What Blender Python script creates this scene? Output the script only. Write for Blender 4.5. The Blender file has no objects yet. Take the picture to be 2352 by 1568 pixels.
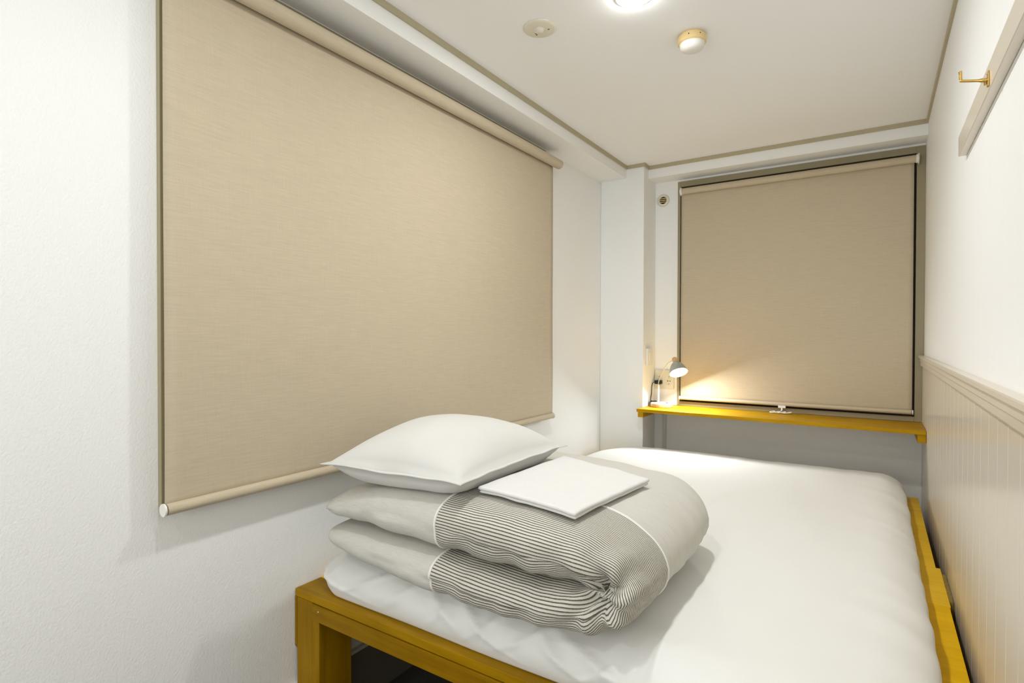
import bpy, bmesh, math, random
from math import sin, cos, pi, sqrt
from mathutils import Vector, Matrix, noise
from mathutils.bvhtree import BVHTree
random.seed(4)
S = bpy.context.scene
COL = S.collection

# ------------------------------------------------------------------ camera
cd = bpy.data.cameras.new('camera'); cam = bpy.data.objects.new('camera', cd); COL.objects.link(cam)
cd.sensor_width = 36; cd.lens = 19.486; cd.clip_start = .02
yaw, pit, rol = .582007, .0109265, .00216289
fwd = Vector((-sin(yaw)*cos(pit), cos(yaw)*cos(pit), -sin(pit)))
r0 = Vector((cos(yaw), sin(yaw), 0)); u0 = r0.cross(fwd)
R_ = r0*cos(rol)+u0*sin(rol); U_ = -r0*sin(rol)+u0*cos(rol)
cam.matrix_world = Matrix(((R_.x, U_.x, -fwd.x, 0), (R_.y, U_.y, -fwd.y, 0), (R_.z, U_.z, -fwd.z, 1.105), (0, 0, 0, 1)))
S.camera = cam

# ------------------------------------------------------------------ world, lamps, exposure
S.view_settings.view_transform = 'Standard'; S.view_settings.look = 'None'
S.view_settings.gamma = 1; S.view_settings.use_curve_mapping = False
S.view_settings.exposure = 0.19
w = bpy.data.worlds.new('night'); S.world = w; w.use_nodes = True
w.node_tree.nodes['Background'].inputs[0].default_value = (.02, .022, .03, 1)
w.node_tree.nodes['Background'].inputs[1].default_value = .3
XL, XR, YB, YF, ZC = -1.3, .176, 3.069, -1.5, 2.03
DOWNLIGHTS = [(-.559, 1.449), (-.559, .50), (-.559, -.60)]  # the last one is added as fill, out of view behind the camera
DOME_STRENGTH = 60
for (x, y), e in zip(DOWNLIGHTS, (5.6, 2.6, 2.4)):
    l = bpy.data.lights.new('downlight_glow', 'AREA'); l.shape = 'DISK'; l.size = .078; l.energy = e; l.color = (.975, .99, 1)
    o = bpy.data.objects.new('downlight_glow', l); o.location = (x, y, ZC-.019); COL.objects.link(o)
# added soft fill light, set in a made-up doorway unseen behind the camera
l = bpy.data.lights.new('rear_fill_glow', 'AREA'); l.shape = 'RECTANGLE'; l.size = .86; l.size_y = 1.86; l.energy = 18; l.color = (.975, .99, 1)
o = bpy.data.objects.new('rear_fill_glow', l); o.location = (-.56, YF-.10, .97); o.rotation_euler = (pi/2, 0, 0); COL.objects.link(o)
LAMP_APEX = Vector((-.889, 2.925, .966)); LAMP_AX = Vector((.39, -.41, -.82)).normalized()
l = bpy.data.lights.new('reading_lamp_glow', 'AREA'); l.shape = 'DISK'; l.size = .07; l.energy = 3.6; l.color = (.98, 1, 1)
o = bpy.data.objects.new('reading_lamp_glow', l); o.location = LAMP_APEX+LAMP_AX*.066
o.rotation_mode = 'QUATERNION'; o.rotation_quaternion = LAMP_AX.to_track_quat('-Z', 'Y'); COL.objects.link(o)

# ------------------------------------------------------------------ helpers
def lin(c):
    c = c/255
    return c/12.92 if c <= .04045 else ((c+.055)/1.055)**2.4
def rgb(r, g, b): return (lin(r), lin(g), lin(b), 1)
class NT:
    def __init__(s, name):
        s.m = bpy.data.materials.new(name); s.m.use_nodes = True; s.t = s.m.node_tree
        s.b = s.t.nodes['Principled BSDF']
    def n(s, typ, **kw):
        k = s.t.nodes.new(typ)
        for a, v in kw.items():
            if a.startswith('i_'): k.inputs[a[2:].replace('_', ' ')].default_value = v
            else: setattr(k, a, v)
        return k
    def l(s, a, b): s.t.links.new(a, b)
def mat(name, col, rough=.6, metal=0, nscale=None, namt=.06, bump=0, bscale=200, stretch=(1, 1, 1), emit=None, spec=.5, sheen=0):
    q = NT(name); q.b.inputs['Roughness'].default_value = rough; q.b.inputs['Metallic'].default_value = metal
    q.b.inputs['Base Color'].default_value = col; q.b.inputs['Specular IOR Level'].default_value = spec
    if sheen: q.b.inputs['Sheen Weight'].default_value = sheen
    tc = q.n('ShaderNodeTexCoord'); mp = q.n('ShaderNodeMapping'); mp.inputs['Scale'].default_value = stretch
    q.l(tc.outputs['Object'], mp.inputs['Vector'])
    if nscale:
        nz = q.n('ShaderNodeTexNoise', i_Scale=nscale, i_Detail=6.0); q.l(mp.outputs[0], nz.inputs['Vector'])
        mx = q.n('ShaderNodeMix', data_type='RGBA'); mx.inputs[6].default_value = [c*(1-namt) for c in col[:3]]+[1]
        mx.inputs[7].default_value = [min(1, c*(1+namt)) for c in col[:3]]+[1]
        q.l(nz.outputs['Fac'], mx.inputs[0]); q.l(mx.outputs[2], q.b.inputs['Base Color'])
    if bump:
        nb = q.n('ShaderNodeTexNoise', i_Scale=bscale, i_Detail=4.0); q.l(mp.outputs[0], nb.inputs['Vector'])
        bp = q.n('ShaderNodeBump', i_Strength=bump, i_Distance=.002); q.l(nb.outputs['Fac'], bp.inputs['Height']); q.l(bp.outputs[0], q.b.inputs['Normal'])
    if emit:
        q.b.inputs['Emission Color'].default_value = emit[0]; q.b.inputs['Emission Strength'].default_value = emit[1]
    return q.m
def wood(name, c1, c2, axis='X', rough=.42, scale=1.0):
    q = NT(name); q.b.inputs['Roughness'].default_value = rough; q.b.inputs['Specular IOR Level'].default_value = .1
    tc = q.n('ShaderNodeTexCoord'); mp = q.n('ShaderNodeMapping')
    st = [26*scale]*3; st['XYZ'.index(axis)] = 1.6*scale; mp.inputs['Scale'].default_value = st
    q.l(tc.outputs['Object'], mp.inputs['Vector'])
    a = q.n('ShaderNodeTexNoise', i_Scale=1.6, i_Detail=9.0, i_Roughness=.62, i_Distortion=.5); q.l(mp.outputs[0], a.inputs['Vector'])
    b = q.n('ShaderNodeTexNoise', i_Scale=5.0, i_Detail=3.0); q.l(tc.outputs['Object'], b.inputs['Vector'])
    mt = q.n('ShaderNodeMath', operation='MULTIPLY_ADD'); q.l(b.outputs['Fac'], mt.inputs[0]); mt.inputs[1].default_value = .5; q.l(a.outputs['Fac'], mt.inputs[2])
    rp = q.n('ShaderNodeValToRGB'); rp.color_ramp.elements[0].position = .5; rp.color_ramp.elements[1].position = .98
    rp.color_ramp.elements[0].color = c1; rp.color_ramp.elements[1].color = c2
    q.l(mt.outputs[0], rp.inputs[0]); q.l(rp.outputs[0], q.b.inputs['Base Color'])
    bp = q.n('ShaderNodeBump', i_Strength=.12, i_Distance=.001); q.l(a.outputs['Fac'], bp.inputs['Height']); q.l(bp.outputs[0], q.b.inputs['Normal'])
    return q.m

M = {}
M['wall'] = mat('embossed_white_wallpaper', (.93, .935, .915, 1), .62, nscale=3, namt=.015, bump=.45, bscale=210, stretch=(1, 1, .8))
M['wall_r'] = mat('streaked_white_wallpaper', (.93, .935, .93, 1), .5, nscale=20, namt=.02, bump=.22, bscale=60, stretch=(3, 3, .25))
M['ceil'] = mat('matt_ceiling_paint', (.95, .955, .955, 1), .75, nscale=2, namt=.01)
M['taupe'] = mat('taupe_moulding', rgb(184, 174, 144), .5, nscale=12, namt=.06)
M['frame'] = mat('taupe_window_frame', rgb(160, 148, 116), .45, nscale=8, namt=.05)
M['sash'] = mat('dark_bronze_sash', rgb(62, 48, 30), .4, nscale=10, namt=.1)
M['panel'] = mat('satin_greige_beadboard', rgb(220, 210, 193), .22, nscale=6, namt=.02)
M['base'] = mat('grey_baseboard_paint', rgb(112, 108, 96), .5, nscale=8, namt=.05)
M['basecap'] = mat('white_baseboard_cap', rgb(225, 222, 212), .4, nscale=8, namt=.03)
M['carpet'] = mat('grey_carpet', rgb(72, 70, 64), .95, nscale=300, namt=.4, bump=.8, bscale=500)
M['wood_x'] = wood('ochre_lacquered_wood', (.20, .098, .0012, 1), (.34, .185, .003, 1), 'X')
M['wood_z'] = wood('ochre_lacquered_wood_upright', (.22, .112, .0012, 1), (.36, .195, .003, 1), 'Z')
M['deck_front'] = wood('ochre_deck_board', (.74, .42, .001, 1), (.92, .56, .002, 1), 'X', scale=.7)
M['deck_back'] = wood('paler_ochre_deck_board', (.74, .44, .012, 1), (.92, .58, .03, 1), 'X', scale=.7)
M['nosing_shaded'] = wood('ochre_edge_board_painted_shade', (.26, .135, .001, 1), (.44, .245, .003, 1), 'X', scale=.8)  # darker brown stands in for the shade of the bedding pile
M['shelf'] = wood('amber_shelf_wood', (.36, .18, .0015, 1), (.58, .33, .004, 1), 'X')
M['osb'] = mat('pressed_chip_board', rgb(140, 118, 60), .8, nscale=90, namt=.8, bump=.6, bscale=90)
M['white'] = mat('white_plastic', rgb(236, 234, 226), .35, nscale=30, namt=.01)
M['cream'] = mat('yellowed_cream_plastic', rgb(236, 208, 150), .4, nscale=30, namt=.03)
M['ivory'] = mat('ivory_plastic', rgb(226, 222, 204), .4, nscale=30, namt=.02)
M['duct'] = mat('pale_cable_duct', rgb(214, 214, 206), .4, nscale=30, namt=.01)
M['black'] = mat('black_rubber', (.008, .008, .008, 1), .45, nscale=40, namt=.2)
M['chrome'] = mat('brushed_silver', (.62, .62, .60, 1), .3, 1, nscale=80, namt=.05)
M['shade'] = mat('silver_shade_enamel', (.50, .55, .54, 1), .28, .75, nscale=40, namt=.04)
M['shade_in'] = mat('white_shade_lining', (.9, .9, .88, 1), .6, nscale=40, namt=.01)
M['brass'] = mat('polished_brass', (.62, .40, .11, 1), .25, 1, nscale=60, namt=.08)
M['palewood'] = wood('pale_beech', rgb(196, 150, 96), rgb(232, 196, 148), 'Z', scale=3)
M['bulb'] = mat('lit_lamp_diffuser', (1, 1, 1, 1), .5, emit=((1, .99, .96, 1), 14))
M['dlight'] = mat('lit_downlight_diffuser', (1, 1, 1, 1), .5, emit=((1, .995, .97, 1), DOME_STRENGTH))
M['pillow'] = mat('white_pillow_cotton', (.67, .665, .63, 1), .85, nscale=7, namt=.02, bump=.25, bscale=25, sheen=.1)
M['towel'] = mat('white_cotton_towel', (.76, .755, .735, 1), .9, nscale=30, namt=.02, bump=.3, bscale=500, sheen=.1)
M['sheet'] = mat('white_fitted_sheet', (.82, .82, .785, 1), .8, nscale=7, namt=.01, bump=.35, bscale=14, sheen=.1)
M['piping'] = mat('white_piping', (.86, .85, .80, 1), .8, nscale=40, namt=.02)
M['tag'] = mat('grey_woven_tag', rgb(110, 108, 98), .8, nscale=200, namt=.2)
M['slot'] = mat('dark_slot', (.01, .009, .006, 1), .7, nscale=50, namt=.1)
def glass():
    q = NT('window_glass'); q.b.inputs['Base Color'].default_value = (.9, .95, .93, 1)
    q.b.inputs['Transmission Weight'].default_value = 1; q.b.inputs['Roughness'].default_value = .02; q.b.inputs['IOR'].default_value = 1.45
    return q.m
M['glass'] = glass()
def crease(m, scale, dist, stretch=(1, 1, 1)):
    t = m.node_tree; bs = t.nodes['Principled BSDF']; old = bs.inputs['Normal'].links[0].from_node
    tc = t.nodes.new('ShaderNodeTexCoord'); mp = t.nodes.new('ShaderNodeMapping'); mp.inputs['Scale'].default_value = stretch
    n = t.nodes.new('ShaderNodeTexNoise'); n.noise_type = 'RIDGED_MULTIFRACTAL'; n.inputs['Scale'].default_value = scale; n.inputs['Detail'].default_value = 2.5
    n.inputs['Distortion'].default_value = .6
    t.links.new(tc.outputs['Object'], mp.inputs[0]); t.links.new(mp.outputs[0], n.inputs['Vector'])
    b = t.nodes.new('ShaderNodeBump'); b.inputs['Strength'].default_value = .5; b.inputs['Distance'].default_value = dist
    t.links.new(n.outputs['Fac'], b.inputs['Height']); t.links.new(b.outputs[0], old.inputs['Normal'])
crease(M['sheet'], 3.2, .017, (1.6, .7, 1.2)); crease(M['pillow'], 3.5, .006)
def linen(name, base, axis):
    """woven blind cloth: fine threads running sideways, a few lighter slubs"""
    q = NT(name); q.b.inputs['Roughness'].default_value = .82; q.b.inputs['Sheen Weight'].default_value = .08
    tc = q.n('ShaderNodeTexCoord'); mp = q.n('ShaderNodeMapping'); mp2 = q.n('ShaderNodeMapping')
    mp.inputs['Scale'].default_value = (18, 18, 330); mp2.inputs['Scale'].default_value = (420, 420, 22)
    q.l(tc.outputs['Object'], mp.inputs['Vector']); q.l(tc.outputs['Object'], mp2.inputs['Vector'])
    a = q.n('ShaderNodeTexNoise', i_Scale=1.0, i_Detail=3.0); q.l(mp.outputs[0], a.inputs['Vector'])
    b = q.n('ShaderNodeTexNoise', i_Scale=1.0, i_Detail=2.0); q.l(mp2.outputs[0], b.inputs['Vector'])
    ad = q.n('ShaderNodeMath', operation='MULTIPLY_ADD'); q.l(b.outputs['Fac'], ad.inputs[0]); ad.inputs[1].default_value = .45; q.l(a.outputs['Fac'], ad.inputs[2])
    rp = q.n('ShaderNodeValToRGB'); rp.color_ramp.elements[0].position = .45; rp.color_ramp.elements[1].position = 1.0
    rp.color_ramp.elements[0].color = [c*.93 for c in base[:3]]+[1]; rp.color_ramp.elements[1].color = [c*1.06 for c in base[:3]]+[1]
    q.l(ad.outputs[0], rp.inputs[0]); q.l(rp.outputs[0], q.b.inputs['Base Color'])
    bp = q.n('ShaderNodeBump', i_Strength=.18, i_Distance=.001); q.l(ad.outputs[0], bp.inputs['Height']); q.l(bp.outputs[0], q.b.inputs['Normal'])
    return q.m
M['blind'] = linen('beige_linen_blind', (.56, .475, .34, 1), 'Z')
M['blind2'] = M['blind']
def duvet_mats():
    q = NT('striped_seersucker'); q.b.inputs['Roughness'].default_value = .9
    uv = q.n('ShaderNodeUVMap'); uv.uv_map = 'UVMap'
    sp = q.n('ShaderNodeSeparateXYZ'); q.l(uv.outputs[0], sp.inputs[0])
    nz = q.n('ShaderNodeTexNoise', i_Scale=9.0, i_Detail=3.0); q.l(uv.outputs[0], nz.inputs['Vector'])
    ws = q.n('ShaderNodeMath', operation='MULTIPLY_ADD'); q.l(nz.outputs['Fac'], ws.inputs[0]); ws.inputs[1].default_value = .0022; q.l(sp.outputs['Y'], ws.inputs[2])
    m1 = q.n('ShaderNodeMath', operation='MULTIPLY'); q.l(ws.outputs[0], m1.inputs[0]); m1.inputs[1].default_value = 2*pi/.0061
    sn = q.n('ShaderNodeMath', operation='SINE'); q.l(m1.outputs[0], sn.inputs[0])
    mp = q.n('ShaderNodeMapping'); mp.inputs['Scale'].default_value = (420, 120, 1); q.l(uv.outputs[0], mp.inputs['Vector'])
    n2 = q.n('ShaderNodeTexNoise', i_Scale=1.0, i_Detail=2.0); q.l(mp.outputs[0], n2.inputs['Vector'])
    ad = q.n('ShaderNodeMath', operation='MULTIPLY_ADD'); q.l(n2.outputs['Fac'], ad.inputs[0]); ad.inputs[1].default_value = .8; q.l(sn.outputs[0], ad.inputs[2])
    rp = q.n('ShaderNodeValToRGB')
    e = rp.color_ramp.elements; e[0].position = .62; e[0].color = (.64, .615, .54, 1); e[1].position = .98; e[1].color = (.115, .105, .085, 1)
    q.l(ad.outputs[0], rp.inputs[0]); q.l(rp.outputs[0], q.b.inputs['Base Color'])
    bp = q.n('ShaderNodeBump', i_Strength=.25, i_Distance=.0015); q.l(sn.outputs[0], bp.inputs['Height']); q.l(bp.outputs[0], q.b.inputs['Normal'])
    p = NT('pale_grey_duvet_cotton'); p.b.inputs['Roughness'].default_value = .88
    uv = p.n('ShaderNodeUVMap'); uv.uv_map = 'UVMap'; sp = p.n('ShaderNodeSeparateXYZ'); p.l(uv.outputs[0], sp.inputs[0])
    mp = p.n('ShaderNodeMapping'); mp.inputs['Scale'].default_value = (40, 520, 1); p.l(uv.outputs[0], mp.inputs['Vector'])
    n2 = p.n('ShaderNodeTexNoise', i_Scale=1.0, i_Detail=3.0); p.l(mp.outputs[0], n2.inputs['Vector'])
    rp = p.n('ShaderNodeValToRGB'); e = rp.color_ramp.elements; e[0].position = .3; e[1].position = .7
    e[0].color = (.575, .56, .505, 1); e[1].color = (.65, .635, .58, 1)
    p.l(n2.outputs['Fac'], rp.inputs[0]); p.l(rp.outputs[0], p.b.inputs['Base Color'])
    bp = p.n('ShaderNodeBump', i_Strength=.2, i_Distance=.001); p.l(n2.outputs['Fac'], bp.inputs['Height']); p.l(bp.outputs[0], p.b.inputs['Normal'])
    return q.m, p.m
M['stripe'], M['plain'] = duvet_mats()

def link(name, me, m, parent=None, smooth=False):
    o = bpy.data.objects.new(name, me); COL.objects.link(o)
    me.materials.clear(); me.materials.append(m)
    if smooth:
        for p in me.polygons: p.use_smooth = True
    if parent:
        o.parent = parent; bpy.context.view_layer.update(); o.matrix_parent_inverse = parent.matrix_world.inverted()
    return o
def bmobj(name, bm, m, parent=None, smooth=False, bevel=0, seg=2, auto=None):
    if bevel:
        bmesh.ops.remove_doubles(bm, verts=bm.verts, dist=1e-6)
        bmesh.ops.bevel(bm, geom=[e for e in bm.edges if len(e.link_faces) == 2 and e.calc_face_angle(0) > .6], offset=bevel, segments=seg, profile=.6, affect='EDGES', clamp_overlap=True)
    bmesh.ops.recalc_face_normals(bm, faces=bm.faces)
    if auto:
        for e in bm.edges:
            if len(e.link_faces) == 2 and e.calc_face_angle(0) > auto: e.smooth = False
        smooth = True
    me = bpy.data.meshes.new(name); bm.to_mesh(me); bm.free()
    return link(name, me, m, parent, smooth)
def box(bm, x0, x1, y0, y1, z0, z1):
    v = [bm.verts.new(p) for p in ((x0, y0, z0), (x1, y0, z0), (x1, y1, z0), (x0, y1, z0), (x0, y0, z1), (x1, y0, z1), (x1, y1, z1), (x0, y1, z1))]
    for f in ((0, 3, 2, 1), (4, 5, 6, 7), (0, 1, 5, 4), (1, 2, 6, 5), (2, 3, 7, 6), (3, 0, 4, 7)): bm.faces.new([v[i] for i in f])
def boxes(name, bl, m, parent=None, bevel=0, seg=2):
    bm = bmesh.new()
    for b in bl:
        b2 = bmesh.new(); box(b2, *b)
        if bevel: bmesh.ops.bevel(b2, geom=list(b2.edges), offset=bevel, segments=seg, profile=.6, affect='EDGES', clamp_overlap=True)
        me = bpy.data.meshes.new('t'); b2.to_mesh(me); b2.free(); bm.from_mesh(me); bpy.data.meshes.remove(me)
    return bmobj(name, bm, m, parent)
def frame_of(d):
    d = d.normalized(); a = Vector((0, 0, 1)) if abs(d.z) < .95 else Vector((1, 0, 0))
    x = a.cross(d).normalized(); return x, d.cross(x)
def spline(pts, n=8):
    pts = [Vector(p) for p in pts]; out = []
    for i in range(len(pts)-1):
        p0 = pts[max(i-1, 0)]; p1 = pts[i]; p2 = pts[i+1]; p3 = pts[min(i+2, len(pts)-1)]
        for k in range(n):
            t = k/n
            out.append(.5*((2*p1)+(-p0+p2)*t+(2*p0-5*p1+4*p2-p3)*t*t+(-p0+3*p1-3*p2+p3)*t**3))
    out.append(pts[-1]); return out
def tube(bm, pts, r, n=10, caps=True):
    pts = [Vector(p) for p in pts]; rings = []
    x, y = frame_of(pts[1]-pts[0])
    for i, p in enumerate(pts):
        d = (pts[min(i+1, len(pts)-1)]-pts[max(i-1, 0)]).normalized()
        x = (x-d*x.dot(d)).normalized(); y = d.cross(x)
        rr = r[i] if isinstance(r, (list, tuple)) else r
        rings.append([bm.verts.new(p+(x*cos(2*pi*k/n)+y*sin(2*pi*k/n))*rr) for k in range(n)])
    for a, b in zip(rings, rings[1:]):
        for k in range(n): bm.faces.new((a[k], a[(k+1) % n], b[(k+1) % n], b[k]))
    if caps: bm.faces.new(rings[0][::-1]); bm.faces.new(rings[-1])
def lathe(bm, prof, origin, axis=Vector((0, 0, 1)), n=40):
    """prof: (radius, distance along axis)"""
    x, y = frame_of(axis); axis = axis.normalized(); rings = []
    for r, h in prof:
        c = Vector(origin)+axis*h
        rings.append([bm.verts.new(c)] if r < 1e-6 else [bm.verts.new(c+(x*cos(2*pi*k/n)+y*sin(2*pi*k/n))*r) for k in range(n)])
    for a, b in zip(rings, rings[1:]):
        for k in range(n):
            q = [a[k % len(a)], a[(k+1) % len(a)], b[(k+1) % len(b)], b[k % len(b)]]
            q = list(dict.fromkeys(q))
            if len(q) > 2: bm.faces.new(q)
def lobj(name, prof, origin, m, parent=None, axis=Vector((0, 0, 1)), n=40, auto=.6):
    bm = bmesh.new(); lathe(bm, prof, origin, axis, n); return bmobj(name, bm, m, parent, auto=auto)
def tobj(name, pts, r, m, parent=None, n=10):
    bm = bmesh.new(); tube(bm, pts, r, n); return bmobj(name, bm, m, parent, auto=.9)
def thing(name, loc, label, cat, group=None):
    o = bpy.data.objects.new(name, None); o.location = loc; o.empty_display_size = .05; COL.objects.link(o)
    tag(o, label, cat, group); bpy.context.view_layer.update(); return o
def tag(o, label, cat, group=None):
    o['label'] = label; o['category'] = cat
    if group: o['group'] = group
    return o
def struct(o): o['kind'] = 'structure'; return o

# ------------------------------------------------------------------ room shell
T = .12
XO = -1.149            # inner face of the dropped beam along the left wall
YP, XP = 2.878, -1.049 # pillar in the far left corner
YBB, ZBM = 2.95, 1.963 # far beam
struct(boxes('floor', [(XL-T, XR+T, YF-T, YB+T, -T, 0)], M['carpet']))
struct(boxes('ceiling', [(XL-T, XR+T, YF-T, YB+T, ZC, ZC+T)], M['ceil']))
W1 = (.62, 2.20, .79, 1.93)   # left window opening: y0 y1 z0 z1
struct(boxes('wall_left', [(XL-T, XL, YF-T, W1[0], 0, ZC), (XL-T, XL, W1[1], YB+T, 0, ZC), (XL-T, XL, W1[0], W1[1], 0, W1[2]), (XL-T, XL, W1[0], W1[1], W1[3], ZC)], M['wall']))
W2 = (-.923, XR, .7214, 1.953)
struct(boxes('wall_back', [(XL, W2[0], YB, YB+T, 0, ZC), (W2[0], XR, YB, YB+T, 0, W2[2]-.001), (W2[0], XR, YB, YB+T, W2[3], ZC)], M['wall']))
struct(boxes('wall_right', [(XR, XR+T, YF-T, YB+T, 0, ZC)], M['wall_r']))
struct(boxes('wall_front', [(XL, -1.0, YF-T, YF, 0, ZC), (-.12, XR, YF-T, YF, 0, ZC), (-1.0, -.12, YF-T, YF, 1.91, ZC)], M['wall']))
struct(boxes('added_door_1', [(-1.0, -.97, YF-T, YF+.01, 0, 1.91), (-.15, -.12, YF-T, YF+.01, 0, 1.91), (-.97, -.15, YF-T, YF+.01, 1.88, 1.91)], M['frame'], bevel=.002))  # unseen doorway, added as an opening for the rear fill light
struct(boxes('wall_corner', [(XL, XP, YP, YB, 0, ZC)], M['wall'], bevel=.004))
struct(boxes('ceiling_beam_left', [(XL, XO, YF, YP, ZBM, ZC)], M['wall']))
struct(boxes('ceiling_beam_back', [(XP, XR, YBB, YB, ZBM, ZC)], M['wall']))

# taupe moulding that follows the ceiling edge
def ribbon(path, th, z0, z1):
    """mitred band: path runs with the room on its right-hand side"""
    bm = bmesh.new(); P = [Vector((a, b, 0)) for a, b in path]; rings = []
    for i, p in enumerate(P):
        d1 = (p-P[i-1]).normalized() if i else None; d2 = (P[i+1]-p).normalized() if i < len(P)-1 else None
        d1 = d1 or d2; d2 = d2 or d1
        n1 = Vector((d1.y, -d1.x, 0)); n2 = Vector((d2.y, -d2.x, 0)); n = (n1+n2); n = n/(n.dot(n1))
        q = p+n*th
        rings.append([bm.verts.new((p.x, p.y, z0)), bm.verts.new((q.x, q.y, z0)), bm.verts.new((q.x, q.y, z1)), bm.verts.new((p.x, p.y, z1))])
    for a, b in zip(rings, rings[1:]):
        for k in range(4): bm.faces.new((a[k], a[(k+1) % 4], b[(k+1) % 4], b[k]))
    bm.faces.new(rings[0]); bm.faces.new(rings[-1]); return bm
struct(bmobj('trim_1', ribbon([(XO, YF), (XO, YP), (XP, YP), (XP, YBB), (XR, YBB), (XR, YF)], .007, ZC-.019, ZC), M['taupe']))
# baseboard on the left wall
b = struct(boxes('baseboard_left', [(XL, XL+.012, YF, YP, 0, .160)], M['base']))
c = boxes('baseboard_cap', [(XL, XL+.014, YF, YP, .160, .170)], M['basecap'], b)

# wainscot on the right wall: grooved boards + cap rail
def beadboard():
    bm = bmesh.new(); y = 1.047-.089*26; ys = []
    while y < YB:
        for dy, dx in ((-.0018, 0), (-.0006, .0018), (.0006, .0018), (.0018, 0)):
            ys.append((y+dy, dx))
        y += .089
    ys = [(YF, 0)]+[q for q in ys if YF < q[0] < YB-.002]+[(YB, 0)]
    rows = [[bm.verts.new((.171+dx, yy, z)) for yy, dx in ys] for z in (0, .985)]
    for k in range(len(ys)-1): bm.faces.new((rows[0][k], rows[0][k+1], rows[1][k+1], rows[1][k]))
    # back side so that the panel has thickness
    a = [bm.verts.new((XR, yy, z)) for z in (0, .985) for yy in (YF, YB)]
    bm.faces.new((a[0], a[2], a[3], a[1]))
    return bm
wn = struct(bmobj('wall_right_wainscot', beadboard(), M['panel']))
def cap_rail():
    bm = bmesh.new()
    prof = [(XR, .972), (.166, .972), (.163, .976), (.163, .990), (.1605, .993), (.1605, 1.006), (.155, 1.010), (.155, 1.018), (.157, 1.0206), (XR, 1.0206)]
    r = [[bm.verts.new((x, y, z)) for x, z in prof] for y in (YF, YB)]
    n = len(prof)
    for k in range(n): bm.faces.new((r[0][k], r[0][(k+1) % n], r[1][(k+1) % n], r[1][k]))
    bm.faces.new(r[0]); bm.faces.new(r[1]); return bm
struct(bmobj('trim_2', cap_rail(), M['panel']))

# ------------------------------------------------------------------ windows
def window(name, frames, sash, glassb, bead=None):
    f = struct(boxes(name, frames, M['frame'], bevel=.0015))
    boxes('sash', sash, M['sash'], f, bevel=.002)
    boxes('glass_pane', glassb, M['glass'], f)
    return f
y0, y1, z0, z1 = .580, 2.236, .730, 1.9625
f1 = window('window_1',
    [(XL-.10, XL+.014, y0, W1[0]+.02, z0, z1), (XL-.10, XL+.014, W1[1]-.02, y1, z0, z1), (XL-.10, XL+.014, W1[0]+.02, W1[1]-.02, W1[3]-.02, z1), (XL-.10, XL+.014, W1[0]+.02, W1[1]-.02, z0, W1[2]+.02)],
    [(XL-.09, XL-.05, W1[0]+.02, W1[0]+.06, W1[2]+.02, W1[3]-.02), (XL-.09, XL-.05, W1[1]-.06, W1[1]-.02, W1[2]+.02, W1[3]-.02), (XL-.09, XL-.05, 1.39, 1.43, W1[2]+.02, W1[3]-.02), (XL-.09, XL-.05, W1[0]+.06, W1[1]-.06, W1[2]+.02, W1[2]+.06), (XL-.09, XL-.05, W1[0]+.06, W1[1]-.06, W1[3]-.06, W1[3]-.02)],
    [(XL-.073, XL-.067, W1[0]+.06, W1[1]-.06, W1[2]+.06, W1[3]-.06)])
tobj('sealant_bead', [(XL+.014, y0, z1-.001), (XL+.014, y1, z1-.001)], .0016, M['white'], f1, 8)
fy0, fy1 = YB-.004, YB+.10
window('window_2',
    [(W2[0], -.908, fy0, fy1, W2[2]+.0, W2[3]), (.143, XR, fy0, fy1, W2[2], W2[3]), (-.908, .143, fy0, fy1, 1.922, W2[3]), (-.908, .143, fy0, fy1, W2[2], .744)],
    [(-.908, -.87, fy1-.06, fy1-.02, .744, 1.922), (.105, .143, fy1-.06, fy1-.02, .744, 1.922), (-.40, -.36, fy1-.06, fy1-.02, .744, 1.922), (-.87, .105, fy1-.06, fy1-.02, .744, .785), (-.87, .105, fy1-.06, fy1-.02, 1.88, 1.922)],
    [(-.87, .105, fy1-.043, fy1-.037, .785, 1.88)])

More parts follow.
